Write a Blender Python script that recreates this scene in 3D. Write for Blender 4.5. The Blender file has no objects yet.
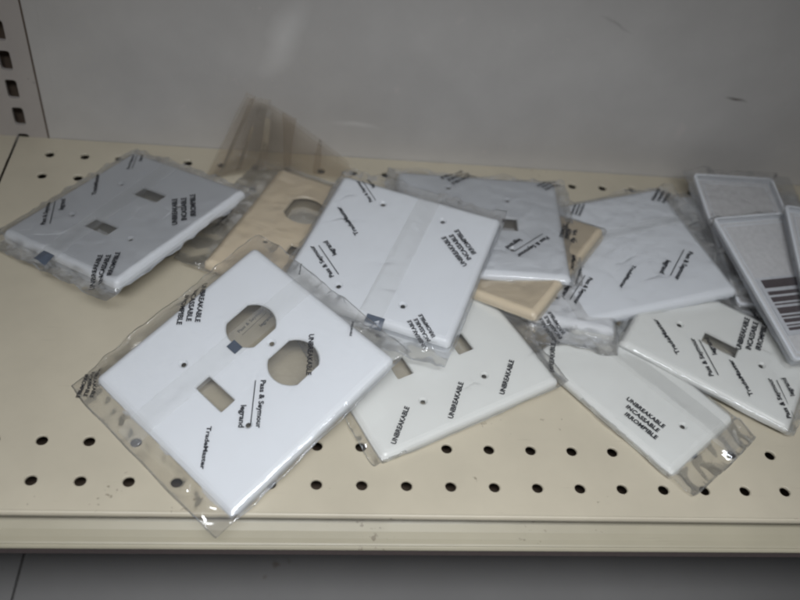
import bpy, bmesh, math, random
from mathutils import Matrix, Vector, noise

U = 0.0254                      # everything below is laid out in inches, built in metres
random.seed(7)
scn = bpy.context.scene
col = scn.collection
T = 0.22                        # thickness of a wall plate

# ------------------------------------------------------------------ materials
def new_mat(name):
    m = bpy.data.materials.new(name); m.use_nodes = True
    nt = m.node_tree; nt.nodes.clear()
    out = nt.nodes.new('ShaderNodeOutputMaterial')
    return m, nt, out

def N(nt, typ, **kw):
    n = nt.nodes.new(typ)
    for k, v in kw.items():
        if k.startswith('i_'): n.inputs[k[2:].replace('_', ' ')].default_value = v
        else: setattr(n, k, v)
    return n

def ramp(nt, a, b, ca, cb):
    r = nt.nodes.new('ShaderNodeValToRGB')
    r.color_ramp.elements[0].position = a; r.color_ramp.elements[1].position = b
    r.color_ramp.elements[0].color = (*ca, 1) if len(ca) == 3 else ca
    r.color_ramp.elements[1].color = (*cb, 1) if len(cb) == 3 else cb
    return r

def painted_metal(name, base, dirt, rough=0.42, speck=1.0, scale=1.0, scuffs_glare=(), spec=0.4):
    """enamelled shelf steel: faint mottling, fine scratches, grime specks"""
    m, nt, out = new_mat(name); L = nt.links
    tc = N(nt, 'ShaderNodeTexCoord')
    b = N(nt, 'ShaderNodeBsdfPrincipled'); b.inputs['Specular IOR Level'].default_value = spec
    n1 = N(nt, 'ShaderNodeTexNoise', i_Scale=14*scale, i_Detail=6.0, i_Roughness=.6)
    L.new(tc.outputs['Object'], n1.inputs['Vector'])
    r1 = ramp(nt, .35, .7, tuple(c*.93 for c in base), tuple(min(1, c*1.05) for c in base)); L.new(n1.outputs['Fac'], r1.inputs['Fac'])
    # scratches: stretched noise
    mp = N(nt, 'ShaderNodeMapping'); mp.inputs['Scale'].default_value = (30*scale, 900*scale, 30*scale); mp.inputs['Rotation'].default_value = (0, 0, .35)
    L.new(tc.outputs['Object'], mp.inputs['Vector'])
    n2 = N(nt, 'ShaderNodeTexNoise', i_Scale=1.0, i_Detail=3.0); L.new(mp.outputs[0], n2.inputs['Vector'])
    r2 = ramp(nt, .70, .76, (0, 0, 0), (1, 1, 1)); L.new(n2.outputs['Fac'], r2.inputs['Fac'])
    n3 = N(nt, 'ShaderNodeTexNoise', i_Scale=260*scale, i_Detail=2.0); L.new(tc.outputs['Object'], n3.inputs['Vector'])
    n3b = N(nt, 'ShaderNodeTexNoise', i_Scale=35*scale, i_Detail=2.0); L.new(tc.outputs['Object'], n3b.inputs['Vector'])
    ml = N(nt, 'ShaderNodeMath', operation='MULTIPLY'); L.new(n3.outputs['Fac'], ml.inputs[0]); L.new(n3b.outputs['Fac'], ml.inputs[1])
    r3 = ramp(nt, .43, .49, (0, 0, 0), (1, 1, 1)); L.new(ml.outputs[0], r3.inputs['Fac'])
    ad = N(nt, 'ShaderNodeMath', operation='MULTIPLY_ADD'); ad.inputs[1].default_value = .22; ad.use_clamp = True
    L.new(r2.outputs['Color'], ad.inputs[0])
    sp = N(nt, 'ShaderNodeMath', operation='MULTIPLY'); sp.inputs[1].default_value = .55*speck
    L.new(r3.outputs['Color'], sp.inputs[0]); L.new(sp.outputs[0], ad.inputs[2])
    mx = N(nt, 'ShaderNodeMix', data_type='RGBA'); L.new(ad.outputs[0], mx.inputs['Factor'])
    L.new(r1.outputs['Color'], mx.inputs[6]); mx.inputs[7].default_value = (*dirt, 1)
    last = mx.outputs[2]
    for (sx, sz, rx, rz, ang, cc, fc) in scuffs_glare:                  # rubbed patches, marks and a painted glare streak, each with its own place
        mp2 = N(nt, 'ShaderNodeMapping', vector_type='TEXTURE'); mp2.inputs['Location'].default_value = (sx*U, YB_*U, sz*U)
        mp2.inputs['Rotation'].default_value = (0, ang, 0); mp2.inputs['Scale'].default_value = (rx*U, 1, rz*U)
        wob = N(nt, 'ShaderNodeMix', data_type='RGBA', blend_type='LINEAR_LIGHT'); wob.inputs['Factor'].default_value = .006
        L.new(tc.outputs['Object'], wob.inputs[6]); L.new(n3b.outputs['Color'], wob.inputs[7])
        L.new(wob.outputs[2], mp2.inputs['Vector'])
        gr = N(nt, 'ShaderNodeTexGradient', gradient_type='SPHERICAL'); L.new(mp2.outputs[0], gr.inputs[0])
        gm = N(nt, 'ShaderNodeMath', operation='MULTIPLY'); gm.inputs[1].default_value = fc; L.new(gr.outputs['Fac'], gm.inputs[0])
        m3 = N(nt, 'ShaderNodeMix', data_type='RGBA'); L.new(gm.outputs[0], m3.inputs['Factor']); L.new(last, m3.inputs[6]); m3.inputs[7].default_value = (*cc, 1)
        last = m3.outputs[2]
    L.new(last, b.inputs['Base Color'])
    rr = N(nt, 'ShaderNodeMapRange'); rr.inputs[3].default_value = rough-.1; rr.inputs[4].default_value = rough+.12
    L.new(n3b.outputs['Fac'], rr.inputs[0]); L.new(rr.outputs[0], b.inputs['Roughness'])
    bp = N(nt, 'ShaderNodeBump', i_Strength=.12, i_Distance=.0006)
    n4 = N(nt, 'ShaderNodeTexNoise', i_Scale=55*scale, i_Detail=5.0); L.new(tc.outputs['Object'], n4.inputs['Vector'])
    L.new(n4.outputs['Fac'], bp.inputs['Height']); L.new(bp.outputs[0], b.inputs['Normal'])
    L.new(b.outputs[0], out.inputs[0])
    return m

def plastic(name, base, rough=.3, sss=0.0):
    m, nt, out = new_mat(name); L = nt.links
    tc = N(nt, 'ShaderNodeTexCoord')
    b = N(nt, 'ShaderNodeBsdfPrincipled'); b.inputs['Roughness'].default_value = rough
    n1 = N(nt, 'ShaderNodeTexNoise', i_Scale=40.0, i_Detail=4.0); L.new(tc.outputs['Object'], n1.inputs['Vector'])
    r1 = ramp(nt, .3, .75, tuple(c*.965 for c in base), base); L.new(n1.outputs['Fac'], r1.inputs['Fac'])
    L.new(r1.outputs['Color'], b.inputs['Base Color'])
    b.inputs['Specular IOR Level'].default_value = .45
    L.new(b.outputs[0], out.inputs[0])
    return m

def film_mat(name, clear, haze, haze_col, rough=.07, bump=.35, bscale=120.0, gmax=.6, gk=1.15):
    """thin polythene: mostly clear, a little milky, glossy with fine crinkles"""
    m, nt, out = new_mat(name); L = nt.links
    tc = N(nt, 'ShaderNodeTexCoord')
    n = N(nt, 'ShaderNodeTexNoise', i_Scale=bscale, i_Detail=5.0, i_Roughness=.55, i_Distortion=.6)
    L.new(tc.outputs['Object'], n.inputs['Vector'])
    n2 = N(nt, 'ShaderNodeTexNoise', i_Scale=bscale*.25, i_Detail=2.0); L.new(tc.outputs['Object'], n2.inputs['Vector'])
    sm = N(nt, 'ShaderNodeMath', operation='ADD'); L.new(n.outputs['Fac'], sm.inputs[0]); L.new(n2.outputs['Fac'], sm.inputs[1])
    # straight fold lines, kept only here and there
    cz = N(nt, 'ShaderNodeTexVoronoi', feature='DISTANCE_TO_EDGE'); cz.inputs['Scale'].default_value = bscale*.5; cz.inputs['Randomness'].default_value = 1.0
    L.new(tc.outputs['Object'], cz.inputs['Vector'])
    s3 = N(nt, 'ShaderNodeMapRange'); s3.inputs[1].default_value = 0; s3.inputs[2].default_value = .05; s3.inputs[3].default_value = 1.0; s3.inputs[4].default_value = 0
    L.new(cz.outputs['Distance'], s3.inputs[0])
    mk = N(nt, 'ShaderNodeMapRange'); mk.inputs[1].default_value = .58; mk.inputs[2].default_value = .72
    L.new(n2.outputs['Fac'], mk.inputs[0])
    s4 = N(nt, 'ShaderNodeMath', operation='MULTIPLY'); L.new(s3.outputs[0], s4.inputs[0]); L.new(mk.outputs[0], s4.inputs[1])
    s5 = N(nt, 'ShaderNodeMath', operation='ADD'); L.new(sm.outputs[0], s5.inputs[0]); L.new(s4.outputs[0], s5.inputs[1])
    bp = N(nt, 'ShaderNodeBump', i_Strength=bump, i_Distance=.0014); L.new(s5.outputs[0], bp.inputs['Height'])
    tr = N(nt, 'ShaderNodeBsdfTransparent'); tr.inputs[0].default_value = (*clear, 1)
    df = N(nt, 'ShaderNodeBsdfDiffuse'); df.inputs[0].default_value = (*haze_col, 1)
    gl = N(nt, 'ShaderNodeBsdfGlossy'); gl.inputs['Roughness'].default_value = rough
    gl.inputs[0].default_value = (.95, .97, 1, 1)
    L.new(bp.outputs[0], gl.inputs['Normal'])
    m1 = N(nt, 'ShaderNodeMixShader'); 
    hz = N(nt, 'ShaderNodeMapRange'); hz.inputs[1].default_value = .35; hz.inputs[2].default_value = .7
    hz.inputs[3].default_value = haze*.6; hz.inputs[4].default_value = haze*1.5
    L.new(n2.outputs['Fac'], hz.inputs[0]); L.new(hz.outputs[0], m1.inputs[0])
    L.new(tr.outputs[0], m1.inputs[1]); L.new(df.outputs[0], m1.inputs[2])
    fr = N(nt, 'ShaderNodeFresnel'); fr.inputs[0].default_value = 1.48; L.new(bp.outputs[0], fr.inputs['Normal'])
    fk = N(nt, 'ShaderNodeMath', operation='MULTIPLY'); fk.inputs[1].default_value = gk; L.new(fr.outputs[0], fk.inputs[0])
    fm = N(nt, 'ShaderNodeMath', operation='MINIMUM'); fm.inputs[1].default_value = gmax; L.new(fk.outputs[0], fm.inputs[0])
    m2 = N(nt, 'ShaderNodeMixShader'); L.new(fm.outputs[0], m2.inputs[0])
    L.new(m1.outputs[0], m2.inputs[1]); L.new(gl.outputs[0], m2.inputs[2])
    L.new(m2.outputs[0], out.inputs[0])
    return m

def flat(name, c, rough=.6):
    m, nt, out = new_mat(name)
    b = N(nt, 'ShaderNodeBsdfPrincipled'); b.inputs['Roughness'].default_value = rough
    tc = N(nt, 'ShaderNodeTexCoord'); n = N(nt, 'ShaderNodeTexNoise', i_Scale=300.0, i_Detail=3.0)
    nt.links.new(tc.outputs['Object'], n.inputs['Vector'])
    r = ramp(nt, .3, .7, tuple(x*.93 for x in c), tuple(min(1, x*1.07) for x in c)); nt.links.new(n.outputs['Fac'], r.inputs['Fac'])
    nt.links.new(r.outputs['Color'], b.inputs['Base Color']); nt.links.new(b.outputs[0], out.inputs[0])
    return m

M = {}
YB_ = 11.79
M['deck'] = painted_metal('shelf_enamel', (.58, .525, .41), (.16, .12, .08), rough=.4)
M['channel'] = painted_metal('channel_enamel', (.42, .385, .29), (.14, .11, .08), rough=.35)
M['back'] = painted_metal('back_panel_enamel', (.57, .55, .525), (.74, .66, .63), rough=.38, speck=.5, scuffs_glare=(
    (4.75, 3.9, .55, 1.5, .38, (.80, .78, .75), .7), (6.97, 1.2, .9, .12, .1, (.82, .80, .77), .5), (18.55, 3.1, .45, .06, .0, (.08, .06, .05), 1.0),  # leading entry: wall glare painted in as a pale streak
    (10.2, 3.3, .5, .08, .7, (.6, .58, .55), .4), (3.2, 1.5, .6, .1, -.5, (.6, .58, .55), .35), (14.0, 5.2, .7, .07, .3, (.2, .18, .17), .35)))
M['upright'] = painted_metal('upright_enamel', (.50, .46, .43), (.12, .1, .09), rough=.45)
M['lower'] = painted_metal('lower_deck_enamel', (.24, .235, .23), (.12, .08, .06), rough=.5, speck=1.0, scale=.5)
M['dark'] = flat('dark_cavity', (.11, .08, .058), .9)  # dark brown stands for the shade seen in the peg holes
M['white'] = plastic('white_plate', (.79, .815, .85), .24)
M['offwhite'] = plastic('warm_white_plate', (.77, .78, .76), .28)
M['ivory'] = plastic('ivory_plate', (.78, .67, .50), .3)
M['film'] = film_mat('bag_film', (.965, .96, .95), .045, (.80, .81, .83), bump=.4, bscale=80.0, rough=.05)
M['crinkle'] = film_mat('crinkled_film', (.95, .94, .925), .06, (.78, .78, .78), rough=.07, bump=.8, bscale=150.0, gk=1.5)
M['seamfilm'] = film_mat('seam_film', (.985, .985, .98), .09, (.92, .93, .94), rough=.12, bump=.2, gk=.15)
M['flapfilm'] = film_mat('flap_film', (.90, .875, .84), .075, (.72, .67, .60), rough=.10, bump=.2, bscale=30.0, gk=1.1)
M['ink'] = flat('bag_ink', (.025, .026, .032), .5)
M['foil'] = flat('blue_grey_mark', (.10, .12, .155), .3)
M['lipstrip'] = flat('brown_strip', (.12, .095, .09), .6)
M['inset'] = flat('inset_grey', (.68, .68, .69), .45)
M['label'] = flat('label_paper', (.62, .64, .68), .6)
M['bar'] = flat('label_bar', (.07, .05, .055), .5)

# ------------------------------------------------------------------ mesh helpers
def link(name, bm, mat, parent=None, smooth=False):
    me = bpy.data.meshes.new(name)
    bmesh.ops.scale(bm, vec=(U, U, U), verts=bm.verts)
    bm.normal_update(); bm.to_mesh(me); bm.free()
    o = bpy.data.objects.new(name, me); col.objects.link(o)
    me.materials.append(mat)
    if smooth:
        for p in me.polygons: p.use_smooth = True
    if parent: o.parent = parent
    return o

def struct(o, label, cat):
    o['kind'] = 'structure'; o['label'] = label; o['category'] = cat
    return o

def rrect(w, h, r, n=6, cx=0, cy=0):
    pts = []
    for (sx, sy, a0) in ((1, 1, 0), (-1, 1, 90), (-1, -1, 180), (1, -1, 270)):
        for i in range(n+1):
            a = math.radians(a0+90*i/n)
            pts.append((cx+sx*(w/2-r)+r*math.cos(a), cy+sy*(h/2-r)+r*math.sin(a)))
    return pts

def circle(cx, cy, r, n=20):
    return [(cx+r*math.cos(2*math.pi*i/n), cy+r*math.sin(2*math.pi*i/n)) for i in range(n)]

def duplex(cx, cy, n=10):
    R, hh = .60, .50; a0 = math.asin(hh/R); pts = []
    for i in range(n+1): a = -a0+2*a0*i/n; pts.append((cx+R*math.cos(a), cy+R*math.sin(a)))
    for i in range(n+1): a = math.pi-a0+2*a0*i/n; pts.append((cx+R*math.cos(a), cy+R*math.sin(a)))
    return pts

def box(bm, x0, x1, y0, y1, z0, z1):
    v = [bm.verts.new(p) for p in ((x0,y0,z0),(x1,y0,z0),(x1,y1,z0),(x0,y1,z0),(x0,y0,z1),(x1,y0,z1),(x1,y1,z1),(x0,y1,z1))]
    for f in ((3,2,1,0),(4,5,6,7),(0,1,5,4),(1,2,6,5),(2,3,7,6),(3,0,4,7)): bm.faces.new([v[i] for i in f])

def ring(bm, pts, z): return [bm.verts.new((x, y, z)) for x, y in pts]
def bridge(bm, a, b, flip=False):
    n = len(a)
    for i in range(n):
        f = (a[i], a[(i+1) % n], b[(i+1) % n], b[i])
        bm.faces.new(f[::-1] if flip else f)
def fill(bm, loops, up=True):
    es = []
    for l in loops:
        for i in range(len(l)):
            a, b = l[i], l[(i+1) % len(l)]
            es.append(bm.edges.get((a, b)) or bm.edges.new((a, b)))
    g = bmesh.ops.triangle_fill(bm, use_beauty=True, use_dissolve=False, edges=es)
    fs = [x for x in g['geom'] if isinstance(x, bmesh.types.BMFace)]
    for f in fs:
        f.normal_update()
        if (f.normal.z > 0) != up: f.normal_flip()

# ------------------------------------------------------------------ the wall plate
def plate_mesh(w, h, gangs, back=False):
    """a moulded hollow wall plate, top face at z = 0; gangs is a list of kinds across the width"""
    bm = bmesh.new(); r = .14
    prof = [(0, -T), (0, -.13), (.018, -.085), (.05, -.045), (.10, -.016), (.17, 0)]
    rings = []
    for ins, z in prof:
        rings.append(ring(bm, rrect(w-2*ins, h-2*ins, max(.05, r-ins*.5), 5), z))
    for a, b in zip(rings[:-1], rings[1:]): bridge(bm, a, b)
    holes = []                                                    # (outer loop, inner loop)
    n = len(gangs)
    for i, k in enumerate(gangs):
        gx = (i-(n-1)/2)*1.74
        if k in ('toggle', 'switch'):
            holes.append(rrect(.40, .92, .03, 2, gx, 0)); sc = [1.14, -1.14]
        elif k == 'stub':
            holes.append(rrect(.42, .58, .03, 2, gx, -.02)); sc = [1.14, -1.14]
        elif k == 'duplex':
            holes.append(duplex(gx, .74)); holes.append(duplex(gx, -.74)); sc = [0]
        elif k == 'blank': sc = [1.575, -1.575]
        else: sc = []
        for s in sc: holes.append(('screw', gx, s))
    top, inn = [rings[-1]], []
    zi = -.07
    for hd in holes:
        if hd[0] == 'screw':
            _, cx, cy = hd
            a = ring(bm, circle(cx, cy, .115), 0); b = ring(bm, circle(cx, cy, .062), -.05); c = ring(bm, circle(cx, cy, .062), zi)
            bridge(bm, a, b, True); bridge(bm, b, c, True)
            top.append(a); inn.append(c)
        else:
            cx = sum(p[0] for p in hd)/len(hd); cy = sum(p[1] for p in hd)/len(hd)
            o = [(cx+(x-cx)*1.0+.022*(1 if x > cx else -1), cy+(y-cy)+.022*(1 if y > cy else -1)) for x, y in hd]
            a = ring(bm, o, 0); b = ring(bm, hd, -.03); c = ring(bm, hd, zi)
            bridge(bm, a, b, True); bridge(bm, b, c, True)
            top.append(a); inn.append(c)
    fill(bm, top, True)
    # hollow underside: rim, inner wall, inner ceiling
    i0 = ring(bm, rrect(w-.18, h-.18, .08, 5), -T); i1 = ring(bm, rrect(w-.20, h-.20, .08, 5), zi)
    bridge(bm, i0, rings[0]); bridge(bm, i1, i0)
    fill(bm, [i1]+inn, False)
    return bm

def rib_mesh(w, h):
    """thin stiffening ridges and a step moulded inside the back of a plate"""
    bm = bmesh.new()
    a = ring(bm, rrect(w-.50, h-.50, .06, 4), -.072); b = ring(bm, rrect(w-.50, h-.50, .06, 4), -.13)
    c = ring(bm, rrect(w-.58, h-.58, .05, 4), -.13); d = ring(bm, rrect(w-.58, h-.58, .05, 4), -.072)
    bridge(bm, a, b); bridge(bm, b, c); bridge(bm, c, d)
    return bm

# ------------------------------------------------------------------ the bag
class Bag:
    def __init__(s, w, h, mg, seed, crumple=1.0, pose=None):
        s.w, s.h, s.mg, s.seed, s.cr, s.rev, s.pose = w, h, mg, seed, crumple, False, pose
    def nz(s, x, y, f, k=0): return noise.noise(Vector((x*f+s.seed*7.3, y*f+k*3.1, s.seed*1.7+k)))
    def top(s, x, y):
        dx, dy = abs(x)-s.w/2, abs(y)-s.h/2
        mx = s.mg[0] if x < 0 else s.mg[1]; my = s.mg[2] if y < 0 else s.mg[3]
        d = math.hypot(max(dx, 0), max(dy, 0))
        m = max(.12, (mx if dx > dy else my))
        if d <= 0:
            e = min(-dx, -dy)
            roll = -.05*max(0, 1-e/.16)**2
            z = .022+roll+.010*s.nz(x, y, .45)+.002*s.nz(x*1.0, y*1.0, 1.6, 1)
            rid = 1-abs(s.nz(x*.8+y*.5, y*.25-x*.15, 1.6, 2))*9
            z += .010*max(0, rid)**2*max(0, 1-e/1.5)*max(0, min(1, .5+3*s.nz(x, y, .6, 8)))
            return z
        t = min(1, d/(m*.75)); t = t*t*(3-2*t)
        z = -.028+(-.11)*t
        amp = .12*s.cr*min(1, d/.18)
        if dx > dy: z += amp*(s.nz(x*.6, y*1.7, 1.1, 3)+.45*s.nz(x*1.2, y*4.2, 1.0, 4))
        else:       z += amp*(s.nz(x*1.4, y*.6, 1.1, 3)+.45*s.nz(x*4.2, y*1.2, 1.0, 4))
        z += amp*.4*s.nz(x, y, 3.6, 5)
        z = max(z, -T+.02)
        # the loose film rests on the shelf instead of passing through it
        pz, a, b, c = s.pose
        wy = s.pose2[0]+s.pose2[1]*x+s.pose2[2]*y
        wz = pz+a*x+b*y+c*z; lim = .035+.05*s.cr*max(0, s.nz(x, y, 2.3, 9))
        if wz < lim and wy > -.75: z += (lim-wz)/c
        return z
    def bot(s, x, y):
        dx, dy = abs(x)-s.w/2, abs(y)-s.h/2
        d = math.hypot(max(dx, 0), max(dy, 0))
        m = max(.12, ((s.mg[0] if x < 0 else s.mg[1]) if dx > dy else (s.mg[2] if y < 0 else s.mg[3])))
        if d <= 0: return -T-.012
        if s.pose[0]+s.pose[1]*x+s.pose[2]*y-T*s.pose[3] < .05: return s.top(x, y)-.012
        t = min(1, d/m)
        return min(s.top(x, y)-.006, (-T-.012)*(1-t)+(s.top(x, y)-.004)*t)
    def outline(s, u, v):
        x = -s.w/2-s.mg[0]+(s.w+s.mg[0]+s.mg[1])*u
        y = -s.h/2-s.mg[2]+(s.h+s.mg[2]+s.mg[3])*v
        # softly wandering cut edge, corners pulled in a little
        eu = (abs(2*u-1))**6; ev = (abs(2*v-1))**6
        x += (-1 if u < .5 else 1)*eu*(.05*s.nz(0, y, .9, 6)-.05*ev*(1 if min(s.mg) > .05 else 0))
        y += (-1 if v < .5 else 1)*ev*(.05*s.nz(x, 0, .9, 7)-.05*eu)
        return x, y
    def grid(s, lo, hi, m):
        """cell borders that crowd towards the rim and margins"""
        c = [lo+(hi-lo)*i/m for i in range(m+1)]
        return c
    def mesh(s, n=110):
        bm = bmesh.new()
        def us(mn, mp, size):
            L = size+mn+mp; a = []
            k1, k2 = 14, 14
            for i in range(k1): a.append((mn+.15)*i/k1/L)
            for i in range(n-k1-k2): a.append((mn+.15+(size-.3)*i/(n-k1-k2))/L)
            for i in range(k2+1): a.append((mn+size-.15+(mp+.15)*i/k2)/L)
            return a
        uu = us(s.mg[0], s.mg[1], s.w); vv = us(s.mg[2], s.mg[3], s.h)
        nu, nv = len(uu), len(vv)
        A = [[None]*nv for _ in range(nu)]; B = [[None]*nv for _ in range(nu)]
        for i, u in enumerate(uu):
            for j, v in enumerate(vv):
                x, y = s.outline(u, v)
                zt, zb = s.top(x, y), s.bot(x, y)
                edge = i in (0, nu-1) or j in (0, nv-1)
                if s.rev: zt, zb = -T-zt, -T-zb
                A[i][j] = bm.verts.new((x, y, zt))
                B[i][j] = A[i][j] if edge else bm.verts.new((x, y, zb))
        for i in range(nu-1):
            for j in range(nv-1):
                bm.faces.new((A[i][j], A[i+1][j], A[i+1][j+1], A[i][j+1]))
                q = (B[i][j+1], B[i+1][j+1], B[i+1][j], B[i][j])
                if len(set(q)) == 4 and any(a not in (A[i][j], A[i+1][j], A[i+1][j+1], A[i][j+1]) for a in q): bm.faces.new(q)
        return bm

# ------------------------------------------------------------------ printing
_txt = {}
def text_mesh(kind):
    """flat triangles for one printed block; the baseline length is 1, the first line is centred on y = 0"""
    if kind in _txt: return _txt[kind]
    L = {'UN': [('UNBREAKABLE', 0, 0, 1), ('INCASSABLE', .12, -.19, .86), ('IRROMPIBLE', .22, -.38, .84)],
         'U1': [('UNBREAKABLE', 0, 0, 1)], 'TM': [('TradeMaster', 0, 0, 1)],
         'PS': [('Pass & Seymour', 0, 0, 1), ('legrand', .52, -.33, .46)],
         'PSb': [('Pass & Seymour', 0, 0, 1), ('legrand', .52, -.33, .46)],
         'LG': [('legrand', 0, 0, 1)]}[kind]
    vs, fs = [], []
    for body, x0, yo, ln in L:
        cu = bpy.data.curves.new('t', 'FONT'); cu.body = body; cu.size = 1; cu.offset = .03; cu.resolution_u = 3
        ob = bpy.data.objects.new('t', cu); col.objects.link(ob)
        dg = bpy.context.evaluated_depsgraph_get(); me = bpy.data.meshes.new_from_object(ob.evaluated_get(dg))
        xs = [v.co.x for v in me.vertices]; x1, x2 = min(xs), max(xs); k = ln/(x2-x1)
        if body in('UNBREAKABLE', 'INCASSABLE', 'IRROMPIBLE'): ky = .112/.73
        elif body == 'legrand': ky = .15
        else: ky = .14
        b = len(vs)
        for v in me.vertices: vs.append((x0+(v.co.x-x1)*k, yo+(v.co.y-.36)*ky))
        for p in me.polygons: fs.append([b+i for i in p.vertices])
        bpy.data.objects.remove(ob); bpy.data.curves.remove(cu); bpy.data.meshes.remove(me)
    if kind in ('PS', 'PSb'):
        b = len(vs); vs += [(.0, -.150), (.94, -.150), (.94, -.168), (.0, -.168)]; fs.append([b, b+3, b+2, b+1])
    _txt[kind] = (vs, fs); return _txt[kind]

def print_on(bag, parent, kind, x0, y0, x1, y1, hfun=None):
    vs, fs = text_mesh(kind)
    bm = bmesh.new(); dx, dy = x1-x0, y1-y0; h = hfun or bag.top
    out = []
    for a, b in vs:
        x = x0+a*dx-b*dy; y = y0+a*dy+b*dx
        out.append(bm.verts.new((x, y, h(x, y)+.021 if kind != 'PSb' else -T-.02)))
    for f in fs:
        try: bm.faces.new([out[i] for i in f])
        except ValueError: pass
    return link('printed_text', bm, M['ink'], parent)

def band(bag, axis, c0, c1, width):
    """the overlapped back seam of the bag, a strip following the film"""
    bm = bmesh.new(); n = 60; rows = []
    half = (bag.w if axis == 'x' else bag.h)/2; m0, m1 = (bag.mg[0], bag.mg[1]) if axis == 'x' else (bag.mg[2], bag.mg[3])
    a0, a1 = -half-m0*.8, half+m1*.8
    for i in range(n+1):
        a = a0+(a1-a0)*i/n; c = c0+(c1-c0)*i/n; r = []
        for j, k in enumerate((-.5, -.46, -.1, -.06, .3, .5)):
            cc = c+width*k
            x, y = (a, cc) if axis == 'x' else (cc, a)
            dz = .010+(.012 if j in (1, 2) else 0)+.004*noise.noise(Vector((a*2, k*9, bag.seed)))
            r.append(bm.verts.new((x, y, bag.top(x, y)+dz)))
        rows.append(r)
    for i in range(n):
        for j in range(5): bm.faces.new((rows[i][j], rows[i+1][j], rows[i+1][j+1], rows[i][j+1]))
    return bm
CAM = (5.323396729052029, -9.928746218712739, 16.46495806079207, 0.1799806282279473, -0.8043251054563214, 0.17294560790719637, 852.7870843437723)
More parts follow.
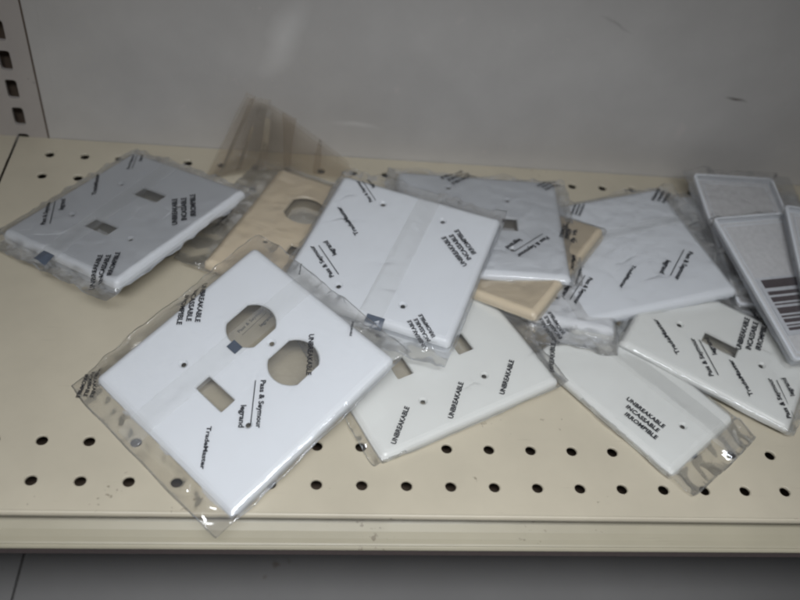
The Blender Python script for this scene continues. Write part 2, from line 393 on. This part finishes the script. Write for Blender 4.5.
DATA = {
 'A': {'pose': [4.706, 4.466, 0.7501, 7.9094, 0.7059, 0.6036, -0.7795, -0.1675, 0.7973, 0.5902, 0.1266, 0.0002, -0.21, 0.9777], 'text': [['UN', 0.108, -1.755, 1.008, -0.843], ['PS', -1.645, 1.388, -0.791, 2.218], ['TM', 0.041, 1.329, 0.857, 2.126], ['PS', 1.484, 1.541, 2.128, 2.008], ['UN', -2.704, -1.694, -1.778, -1.058]], 'seam': ['x', 0.19, 0.57], 'mark': [-2.54, 0.21]},
 'B': {'pose': [4.783, 4.426, 5.8924, 7.6584, 0.3648, 0.3849, -0.9227, 0.0215, 0.9219, 0.3855, 0.039, -0.0443, 0.0048, 0.999], 'text': [['U1', -2.259, 3.061, -2.7, 3.216], ['TM', -1.09, 2.633, 0.024, 2.604]], 'seam': None, 'mark': None},
 'C': {'pose': [4.966, 4.877, 4.2587, 2.4908, 0.8749, 0.6944, -0.6947, -0.1877, 0.6704, 0.7193, -0.1821, 0.2615, 0.0006, 0.9652], 'text': [['UN', 0.919, 2.497, 0.069, 1.736], ['PS', 0.086, -0.613, -0.779, -1.412], ['TM', -1.475, -0.557, -2.224, -1.216], ['U1', 1.644, -0.566, 0.856, -1.294], ['UN', -2.225, 2.595, -2.827, 2.113], ['U1', 2.568, -1.004, 2.21, -1.294], ['LG', 2.905, 1.153, 2.647, 0.95], ['PSb', 0.6, 0.96, 1.46, 0.992]], 'seam': ['x', 0.66, 0.58], 'mark': [0.21, 0.54]},
 'D': {'pose': [4.683, 4.548, 7.855, 6.2858, 1.1682, 0.9179, 0.3862, -0.0911, -0.3931, 0.9163, -0.0765, 0.0539, 0.106, 0.9929], 'text': [['PS', -1.12, -1.412, -2.05, -0.635], ['TM', -1.078, 0.183, -1.953, 0.959], ['PS', -1.187, 1.479, -1.857, 2.107], ['UN', 1.933, 0.212, 1.076, 0.974], ['UN', 1.814, -2.612, 1.175, -2.004]], 'seam': ['y', 0.23, 0.29], 'mark': [0.39, -2.33]},
 'E': {'pose': [4.796, 4.522, 10.4695, 8.1079, 0.8123, 0.994, 0.0956, -0.0533, -0.0918, 0.9933, 0.0704, 0.0596, -0.0651, 0.9961], 'text': [['UN', 0.016, 2.426, -0.758, 1.696], ['PS', 1.908, -0.573, 1.001, -1.502], ['UN', 2.57, 2.209, 2.036, 1.726], ['UN', 2.857, 0.294, 2.612, -0.562], ['TM', 2.67, -0.778, 2.459, -1.87]], 'seam': None, 'mark': None},
 'F': {'pose': [3.765, 4.513, 11.2652, 7.2532, 0.6612, 0.795, 0.5916, -0.1337, -0.5787, 0.8059, 0.1251, 0.1818, -0.022, 0.9831], 'text': [['TM', 0.879, 1.968, 1.197, 1.12], ['TM', 2.015, 0.416, 2.195, -0.397]], 'seam': None, 'mark': None},
 'G': {'pose': [4.972, 4.209, 8.7568, 3.5044, 0.376, 0.897, -0.4396, -0.0469, 0.4388, 0.8982, -0.0263, 0.0537, 0.0031, 0.9986], 'text': [['U1', -2.091, -1.881, -1.306, -1.136], ['U1', -0.558, -1.864, 0.225, -1.091], ['U1', 0.92, -1.825, 1.726, -1.07], ['U1', 2.449, -1.8, 3.103, -0.985]], 'seam': None, 'mark': None},
 'H': {'pose': [2.708, 4.437, 13.8739, 2.8548, 0.2723, 0.7833, -0.6216, 0.0012, 0.6216, 0.7833, -0.0091, 0.0047, 0.0078, 1.0], 'text': [['UN', -0.504, -0.214, -0.452, -1.322]], 'seam': ['y', 0.62, 0.49], 'mark': None},
 'I': {'pose': [3.191, 4.586, 16.5466, 4.1177, 0.4616, 0.5582, -0.8297, 0.0017, 0.8289, 0.5576, -0.0452, 0.0366, 0.0267, 0.999], 'text': [['TM', -1.057, 0.839, -0.302, 1.779], ['PS', -1.22, -0.117, -0.315, 0.721], ['TM', -1.206, -1.179, -0.378, -0.354], ['PS', -1.284, -2.187, -0.357, -1.404], ['UN', 0.099, -0.45, 1.358, -0.354]], 'seam': None, 'mark': None},
 'J': {'pose': [4.876, 4.586, 14.5643, 7.423, 0.6229, 0.9697, -0.2249, -0.0953, 0.2265, 0.974, 0.0057, 0.0916, -0.0271, 0.9954], 'text': [['PS', -1.345, -0.86, -2.186, -1.655], ['TM', 0.058, -0.719, -0.72, -1.425], ['PS', 1.892, -0.632, 0.931, -1.544], ['UN', 2.753, 2.117, 2.162, 1.531], ['UN', -0.197, 2.096, -0.575, 1.627]], 'seam': ['x', 0.53, 0.8], 'mark': None},
 'K': {'pose': [2.64, 4.888, 18.9603, 5.9245, 1.1778, 0.982, -0.1873, 0.0246, 0.1889, 0.975, -0.1167, -0.0021, 0.1192, 0.9929], 'text': [], 'seam': None, 'mark': None},
 'L': {'pose': [4.378, 4.933, 19.359, 8.0156, 0.3699, 0.9937, -0.1123, 0.0065, 0.1125, 0.9924, -0.0496, -0.0009, 0.05, 0.9988], 'text': [['TM', -1.441, 0.068, -1.815, -0.561], ['TM', -1.689, -2.052, -1.344, -2.968]], 'seam': None, 'mark': None},
 'M': {'pose': [3.181, 5.04, 12.6771, 7.1759, 0.395, 0.9807, 0.1951, 0.0151, -0.1955, 0.9801, 0.0354, -0.0079, -0.0377, 0.9993], 'text': [['UN', 0.094, -3.211, -0.439, -2.546]], 'seam': None, 'mark': None},
 'N': {'pose': [2.625, 5.088, 18.8487, 8.0921, 0.7999, 1.0, 0.0028, -0.006, -0.0034, 0.9938, -0.1111, 0.0056, 0.1111, 0.9938], 'text': [['TM', -1.62, 0.53, -1.969, 0.386]], 'seam': None, 'mark': None},
 'O': {'pose': [3.0, 5.018, 20.5587, 5.8277, 1.4428, 0.9876, 0.157, -0.0057, -0.1567, 0.9814, -0.1113, -0.0119, 0.1108, 0.9938], 'text': [], 'seam': None, 'mark': None},
}
# kind of openings, body material, bag margins (-x, +x, -y, +y), crumple, label
SPEC = {
'C': (['toggle', 'duplex'], 'white', (.55, .42, .12, .34), 1.0, 'large white plate in front, two round outlet openings and one switch slot, over the edge'),
'A': (['toggle', 'toggle'], 'white', (.50, .30, .16, .30), 1.4, 'white wall plate with two grey switch slots, alone at the far left of the pile'),
'B': (['toggle', 'duplex'], 'ivory', (.15, .25, .12, .85), 1.3, 'ivory wall plate with an outlet opening, half buried, its empty bag end standing up behind'),
'D': (['blank', 'blank'], 'white', (.12, .10, .68, .42), 1.7, 'plain white blank plate with four small screw holes on top, middle of the pile'),
'E': (['blank', 'stub'], 'white', (.35, .36, .08, .30), 1.2, 'white wall plate with one visible switch slot at the back, on an ivory plate'),
'F': (['plain', 'plain'], 'ivory', (.10, .12, .10, .10), .8, 'ivory blank wall plate of which two corners stick out under a white plate'),
'G': (['stub', 'stub'], 'offwhite', (.26, .30, .08, .10), 1.2, 'white plate with two square brown slots lying flat front centre, unbreakable printed three times'),
'H': (['blank'], 'offwhite', (.08, .10, .72, .50), 1.3, 'narrow white blank plate flat at front right, loose bag end over the peg holes'),
'I': (['toggle'], 'offwhite', (.06, .10, .20, .20), .9, 'off-white single switch plate at the far right front under bold black print'),
'J': (['plain', 'plain'], 'white', (.30, .60, .10, .22), 1.5, 'plain white blank plate right of the ivory corner, propped across its neighbours'),
'M': (['blank'], 'white', (.1, .1, .75, .1), 1.3, 'mostly hidden white plate below the ivory plate, only its bright near edge showing'),
'L': (['plain', 'plain'], 'white', (.45, .1, .35, .2), 1.8, 'lowest white plate at the back right, a strip between its neighbours'),
'K': (['blank'], 'white', (.10, .10, .15, .15), 1.0, 'white plate lying face down at the right, hollow rim up, with a barcode label'),
'N': (['blank'], 'white', (.25, .8, .1, .35), 1.8, 'face-down white plate standing behind the barcode plate against the back right'),
'O': (['blank'], 'white', (.06, .1, .1, .1), .8, 'white plate cut off by the right edge of the photo, above the face-down plate'),
}
REV = {'K', 'N', 'O'}

for idx, (key, (gangs, body, mg, cr, label)) in enumerate(SPEC.items()):
    d = DATA[key]; w, h = d['pose'][:2]; p = d['pose'][2:5]; R = d['pose'][5:]
    root = bpy.data.objects.new('wall_plate', None); col.objects.link(root)
    root.empty_display_size = .02
    root.matrix_world = Matrix(((R[0], R[1], R[2], p[0]*U), (R[3], R[4], R[5], p[1]*U), (R[6], R[7], R[8], p[2]*U), (0, 0, 0, 1)))
    root['label'] = label; root['category'] = 'wall plate'; root['group'] = 'bagged wall plates piled on the shelf'
    rev = key in REV
    bm = plate_mesh(w, h, gangs)
    if rev:
        bmesh.ops.rotate(bm, cent=(0, 0, -T/2), matrix=Matrix.Rotation(math.pi, 3, 'Y'), verts=bm.verts)
    face = link('faceplate', bm, M[body], root)
    if rev:
        rb = rib_mesh(w, h); bmesh.ops.rotate(rb, cent=(0, 0, -T/2), matrix=Matrix.Rotation(math.pi, 3, 'Y'), verts=rb.verts)
        link('rib', rb, M[body], face)
        cd = bmesh.new(); box(cd, -w/2+.16, w/2-.16, -h/2+.16, h/2-.16, -.125, -.115); link('grey_inset', cd, M['inset'], root)  # thin grey sheet set into the hollow of face-down plates
    bag = Bag(w, h, mg, idx+1.37, cr, (p[2], R[6], R[7], R[8])); bag.pose2 = (p[1], R[3], R[4])
    bo = link('bag', bag.mesh(), M['crinkle' if key in 'MLN' else 'film'], root, smooth=True)
    for t in d['text']: print_on(bag, bo, *t)
    if d['seam']:
        ax, c0, c1 = d['seam']; wd = {'C': .62, 'D': .62, 'H': .62, 'J': .42, 'A': .62}[key]
        link('seam', band(bag, ax, c0, c1, wd), M['seamfilm'], bo, smooth=True)
    if d['mark']:
        x, y = d['mark']; bm = bmesh.new()
        ew, eh = {'C': (.24, .30), 'D': (.46, .30), 'A': (.34, .42)}[key]
        g = [[bm.verts.new((x+ew*(i/4-.5), y+eh*(j/4-.5), bag.top(x+ew*(i/4-.5), y+eh*(j/4-.5))+.045)) for j in range(5)] for i in range(5)]
        for i in range(4):
            for j in range(4): bm.faces.new((g[i][j], g[i+1][j], g[i+1][j+1], g[i][j+1]))
        link('registration_mark', bm, M['foil'], bo)
    if key == 'K':                                                 # barcode label inside the hollow back
        bm = bmesh.new(); box(bm, -w/2+.30, w/2-.3, -1.65, .25, -.10, -.08)
        lb = link('barcode_label', bm, M['label'], root)
        y = .17
        for k, (bh, gap) in enumerate(((.28, .12), (.12, .07), (.16, .06), (.05, .08), (.20, .06), (.06, .05), (.12, .07), (.04, .05), (.09, .05))):
            bm = bmesh.new(); box(bm, -w/2+.42, w/2-.40, y-bh, y, -.079, -.074); link('bar', bm, M['bar'], lb); y -= bh+gap
    if key == 'B':                                                 # the empty end of the bag standing up at the back
        inv = root.matrix_world.inverted()
        base = [Vector(v) for v in ((2.6, 10.1, .2), (3.4, 10.45, .25), (4.5, 10.82, .12), (5.6, 10.5, .3), (6.9, 10.2, .42))]
        top = [Vector(v) for v in ((3.74, 11.3, 2.42), (4.12, 11.25, 2.32), (4.55, 11.3, 2.14), (5.6, 11.15, 1.42), (6.9, 10.6, .60))]
        def pick(L, s):
            s = s*(len(L)-1); i = min(int(s), len(L)-2); f = s-i; return L[i].lerp(L[i+1], f)
        bm = bmesh.new(); m_ = 14
        folds = [(0, 0), (.16, .05), (.11, .12), (.30, -.04), (.265, .06), (.47, -.10), (.40, .05), (.63, .02), (.58, .14), (.82, .0), (.78, .08), (1, .04)]
        sheets = [folds, [(0, .16), (.21, .22), (.5, .14), (.75, .24), (1, .10)]]   # a pleated front sheet and a plainer back one
        for k_, sh_ in enumerate(sheets):
            g = []
            for i, (s, dep) in enumerate(sh_):
                r = []
                for j in range(m_+1):
                    t_ = j/m_; st = min(1, max(0, s+.03*math.sin(i*2.1+k_)*t_))
                    q = pick(base, s).lerp(pick(top, st), t_)
                    q += Vector((.025*noise.noise(Vector((i*3.1, t_*3, k_))), -dep*1.3*(.4+.6*t_)+.06*noise.noise(Vector((i*1.7, t_*2.5, 5+k_))), .05*math.sin(i*1.9)*t_*t_))
                    q = inv @ (q*U)
                    r.append(bm.verts.new(q/U))
                g.append(r)
            for i in range(len(sh_)-1):
                for j in range(m_): bm.faces.new((g[i][j], g[i+1][j], g[i+1][j+1], g[i][j+1]))
        link('bag_flap', bm, M['flapfilm'], bo, smooth=False)

# ------------------------------------------------------------------ shelf
XL, XR, YB = -3.04, 33.0, 11.77
def deck(x0, x1, name, hx, parent=None, z=0.0, rows=(0, 1, 10, 11), front=-.70):
    bm = bmesh.new()
    o = [bm.verts.new(v) for v in ((x0, front, z), (x1, front, z), (x1, YB, z), (x0, YB, z))]
    loops = [o]
    for r in rows:
        for c in hx:
            a = ring(bm, circle(c, r, .148, 18), z); b = ring(bm, circle(c, r, .125, 18), z-.022); e = ring(bm, circle(c, r, .125, 18), z-.07)
            bridge(bm, a, b, True); bridge(bm, b, e, True); loops.append(a)
    fill(bm, loops, True)
    # rolled front edge, recessed price channel and lower lip, as one folded profile
    prof = [(front, 0), (front-.03, .008), (front-.06, -.004), (front-.085, -.05), (front-.085, -.11), (front-.03, -.15), (front+.05, -.165)]
    last = None
    for y, dz in prof:
        cur = (bm.verts.new((x0, y, z+dz)), bm.verts.new((x1, y, z+dz)))
        if last: bm.faces.new((last[0], cur[0], cur[1], last[1]))
        last = cur
    bo = bmesh.ops.remove_doubles(bm, verts=bm.verts, dist=1e-5)
    return link(name, bm, M['deck'], parent)
sh = deck(XL, XR, 'shelf', list(range(-2, 33)))
struct(sh, 'cream enamelled steel shelf with rows of round peg holes, under the pile of bagged plates', 'shelf')
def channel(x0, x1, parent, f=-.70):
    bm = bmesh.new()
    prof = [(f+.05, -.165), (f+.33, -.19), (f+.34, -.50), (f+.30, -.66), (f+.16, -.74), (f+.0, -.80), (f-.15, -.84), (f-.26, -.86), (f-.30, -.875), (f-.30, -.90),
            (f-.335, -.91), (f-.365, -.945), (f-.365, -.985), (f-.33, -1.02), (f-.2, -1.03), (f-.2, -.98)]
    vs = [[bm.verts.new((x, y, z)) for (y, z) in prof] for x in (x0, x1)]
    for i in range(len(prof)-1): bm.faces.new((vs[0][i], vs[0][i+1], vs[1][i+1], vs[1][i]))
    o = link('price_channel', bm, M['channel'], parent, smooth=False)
    bm = bmesh.new(); box(bm, x0, x1, f-.33, f-.1, -1.26, -1.032); link('bottom_strip', bm, M['lipstrip'], parent)  # the box is a plain dark brown strip below the lower lip
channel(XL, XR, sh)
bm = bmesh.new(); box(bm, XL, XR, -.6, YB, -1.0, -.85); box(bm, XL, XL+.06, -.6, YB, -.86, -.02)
link('hole_shade_panel', bm, M['dark'], sh)  # added panel, dark brown in place of the shade under the peg holes
s2 = deck(-14, XL-.07, 'neighbour_shelf', [-5, -6, -7])
struct(s2, 'end of the next cream steel shelf beyond the dark gap at the left', 'shelf')
channel(-14, XL-.07, s2)
bm = bmesh.new(); box(bm, -14, XL-.07, -.6, YB, -1.0, -.85); link('hole_shade_panel', bm, M['dark'], s2)  # same added dark panel beneath the neighbouring holes
# lower shelf seen below the front edge
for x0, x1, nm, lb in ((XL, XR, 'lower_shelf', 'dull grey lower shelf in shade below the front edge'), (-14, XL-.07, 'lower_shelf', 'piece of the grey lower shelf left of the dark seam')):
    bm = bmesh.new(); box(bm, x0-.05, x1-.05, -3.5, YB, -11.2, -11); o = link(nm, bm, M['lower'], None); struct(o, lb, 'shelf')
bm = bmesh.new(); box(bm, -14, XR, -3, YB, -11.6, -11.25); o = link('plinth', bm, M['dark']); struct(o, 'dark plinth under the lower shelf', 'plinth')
# back panel
bm = bmesh.new(); box(bm, -1.80, XR, YB+.02, YB+.12, -11, 26); struct(link('back_panel', bm, M['back']), 'plain grey-beige steel back panel behind the shelf', 'back panel')
bm = bmesh.new(); box(bm, -14, -3.6, YB+.02, YB+.12, -11, 26); struct(link('back_panel', bm, M['back']), 'back panel of the next bay at the far left', 'back panel')
# slotted upright
bm = bmesh.new()
x0, x1, yf = -3.62, -2.22, YB-.0
zs = [.72+.93*k for k in range(-12, 26)]
def vr(pts, y): return [bm.verts.new((x, y, z)) for x, z in pts]
outer = vr([(x0, -11), (x1, -11), (x1, 26), (x0, 26)], yf)
loops = [outer]
for zc in zs:
    a = vr(rrect(.32, .62, .08, 3, -2.92, zc), yf); b = vr(rrect(.32, .62, .08, 3, -2.92, zc), yf+.10); bridge(bm, a, b); loops.append(a)
es = []
for l in loops:
    for i in range(len(l)): es.append(bm.edges.get((l[i], l[(i+1) % len(l)])) or bm.edges.new((l[i], l[(i+1) % len(l)])))
bmesh.ops.triangle_fill(bm, use_beauty=True, edges=es)
up = link('upright_post', bm, M['upright']); struct(up, 'slotted steel upright with a column of dark rectangular slots at the top left', 'upright post')
bm = bmesh.new(); box(bm, x1+.0, x1+.05, yf+.005, yf+.2, -11, 26); box(bm, x0, x1, yf+.45, yf+.5, -11, 26); link('post_core', bm, M['dark'], up)
bm = bmesh.new(); box(bm, x1+.05, -1.80, yf+.012, yf+.1, -11, 26); link('trim_strip', bm, M['back'], up)

# ------------------------------------------------------------------ light
def area(name, loc, tgt, size, energy, color, sy=None, spread=180):
    l = bpy.data.lights.new(name, 'AREA'); l.energy = energy; l.color = color; l.shape = 'RECTANGLE'; l.size = size*U; l.size_y = (sy or size)*U; l.spread = math.radians(spread)
    o = bpy.data.objects.new(name, l); col.objects.link(o); o.location = Vector(loc)*U
    o.rotation_euler = (Vector(tgt)-Vector(loc)).to_track_quat('-Z', 'Y').to_euler()
    return o
area('unseen_light', (7.5, -15, 30.5), (8.2, -1.5, 0), 22, 1.06, (.945, .968, 1.0), 5, 66)  # aisle ceiling light above the front, out of view
area('unseen_light', (-45, -50, 85), (7, 2, 0), 30, 1.25, (.95, .97, 1.0), 6)  # added lamp out of view, there to put glints on the film
area('unseen_light', (60, -42, 85), (7, 2, 0), 30, .8, (.95, .97, 1.0), 6)  # another added lamp, unseen, for glints on wrinkles facing the other way
wd = bpy.data.worlds.new('World'); scn.world = wd; wd.use_nodes = True
bg = wd.node_tree.nodes['Background']; bg.inputs[0].default_value = (.80, .86, 1.0, 1); bg.inputs[1].default_value = .034

# ------------------------------------------------------------------ camera
cam = bpy.data.cameras.new('camera'); co = bpy.data.objects.new('camera', cam); col.objects.link(co)
x, y, z, yaw, pit, rol = CAM[:6]
fw = Vector((math.sin(yaw)*math.cos(pit), math.cos(yaw)*math.cos(pit), math.sin(pit)))
r = fw.cross(Vector((0, 0, 1))).normalized(); u = r.cross(fw)
r2 = r*math.cos(rol)+u*math.sin(rol); u2 = -r*math.sin(rol)+u*math.cos(rol)
co.matrix_world = Matrix(((r2.x, u2.x, -fw.x, x*U), (r2.y, u2.y, -fw.y, y*U), (r2.z, u2.z, -fw.z, z*U), (0, 0, 0, 1)))
cam.sensor_width = 36; cam.lens = CAM[6]/800*36; cam.clip_start = .01; cam.clip_end = 50
cam.dof.use_dof = True; cam.dof.focus_distance = (Vector((x, y, z))-Vector((4.5, 2.2, .6))).length*U; cam.dof.aperture_fstop = 5.6
scn.camera = co
scn.render.engine = 'CYCLES'
scn.cycles.transparent_max_bounces = 40; scn.cycles.max_bounces = 12; scn.cycles.filter_width = 2.2
scn.view_settings.view_transform = 'Standard'; scn.view_settings.look = 'None'
scn.view_settings.exposure = .12; scn.view_settings.gamma = 1
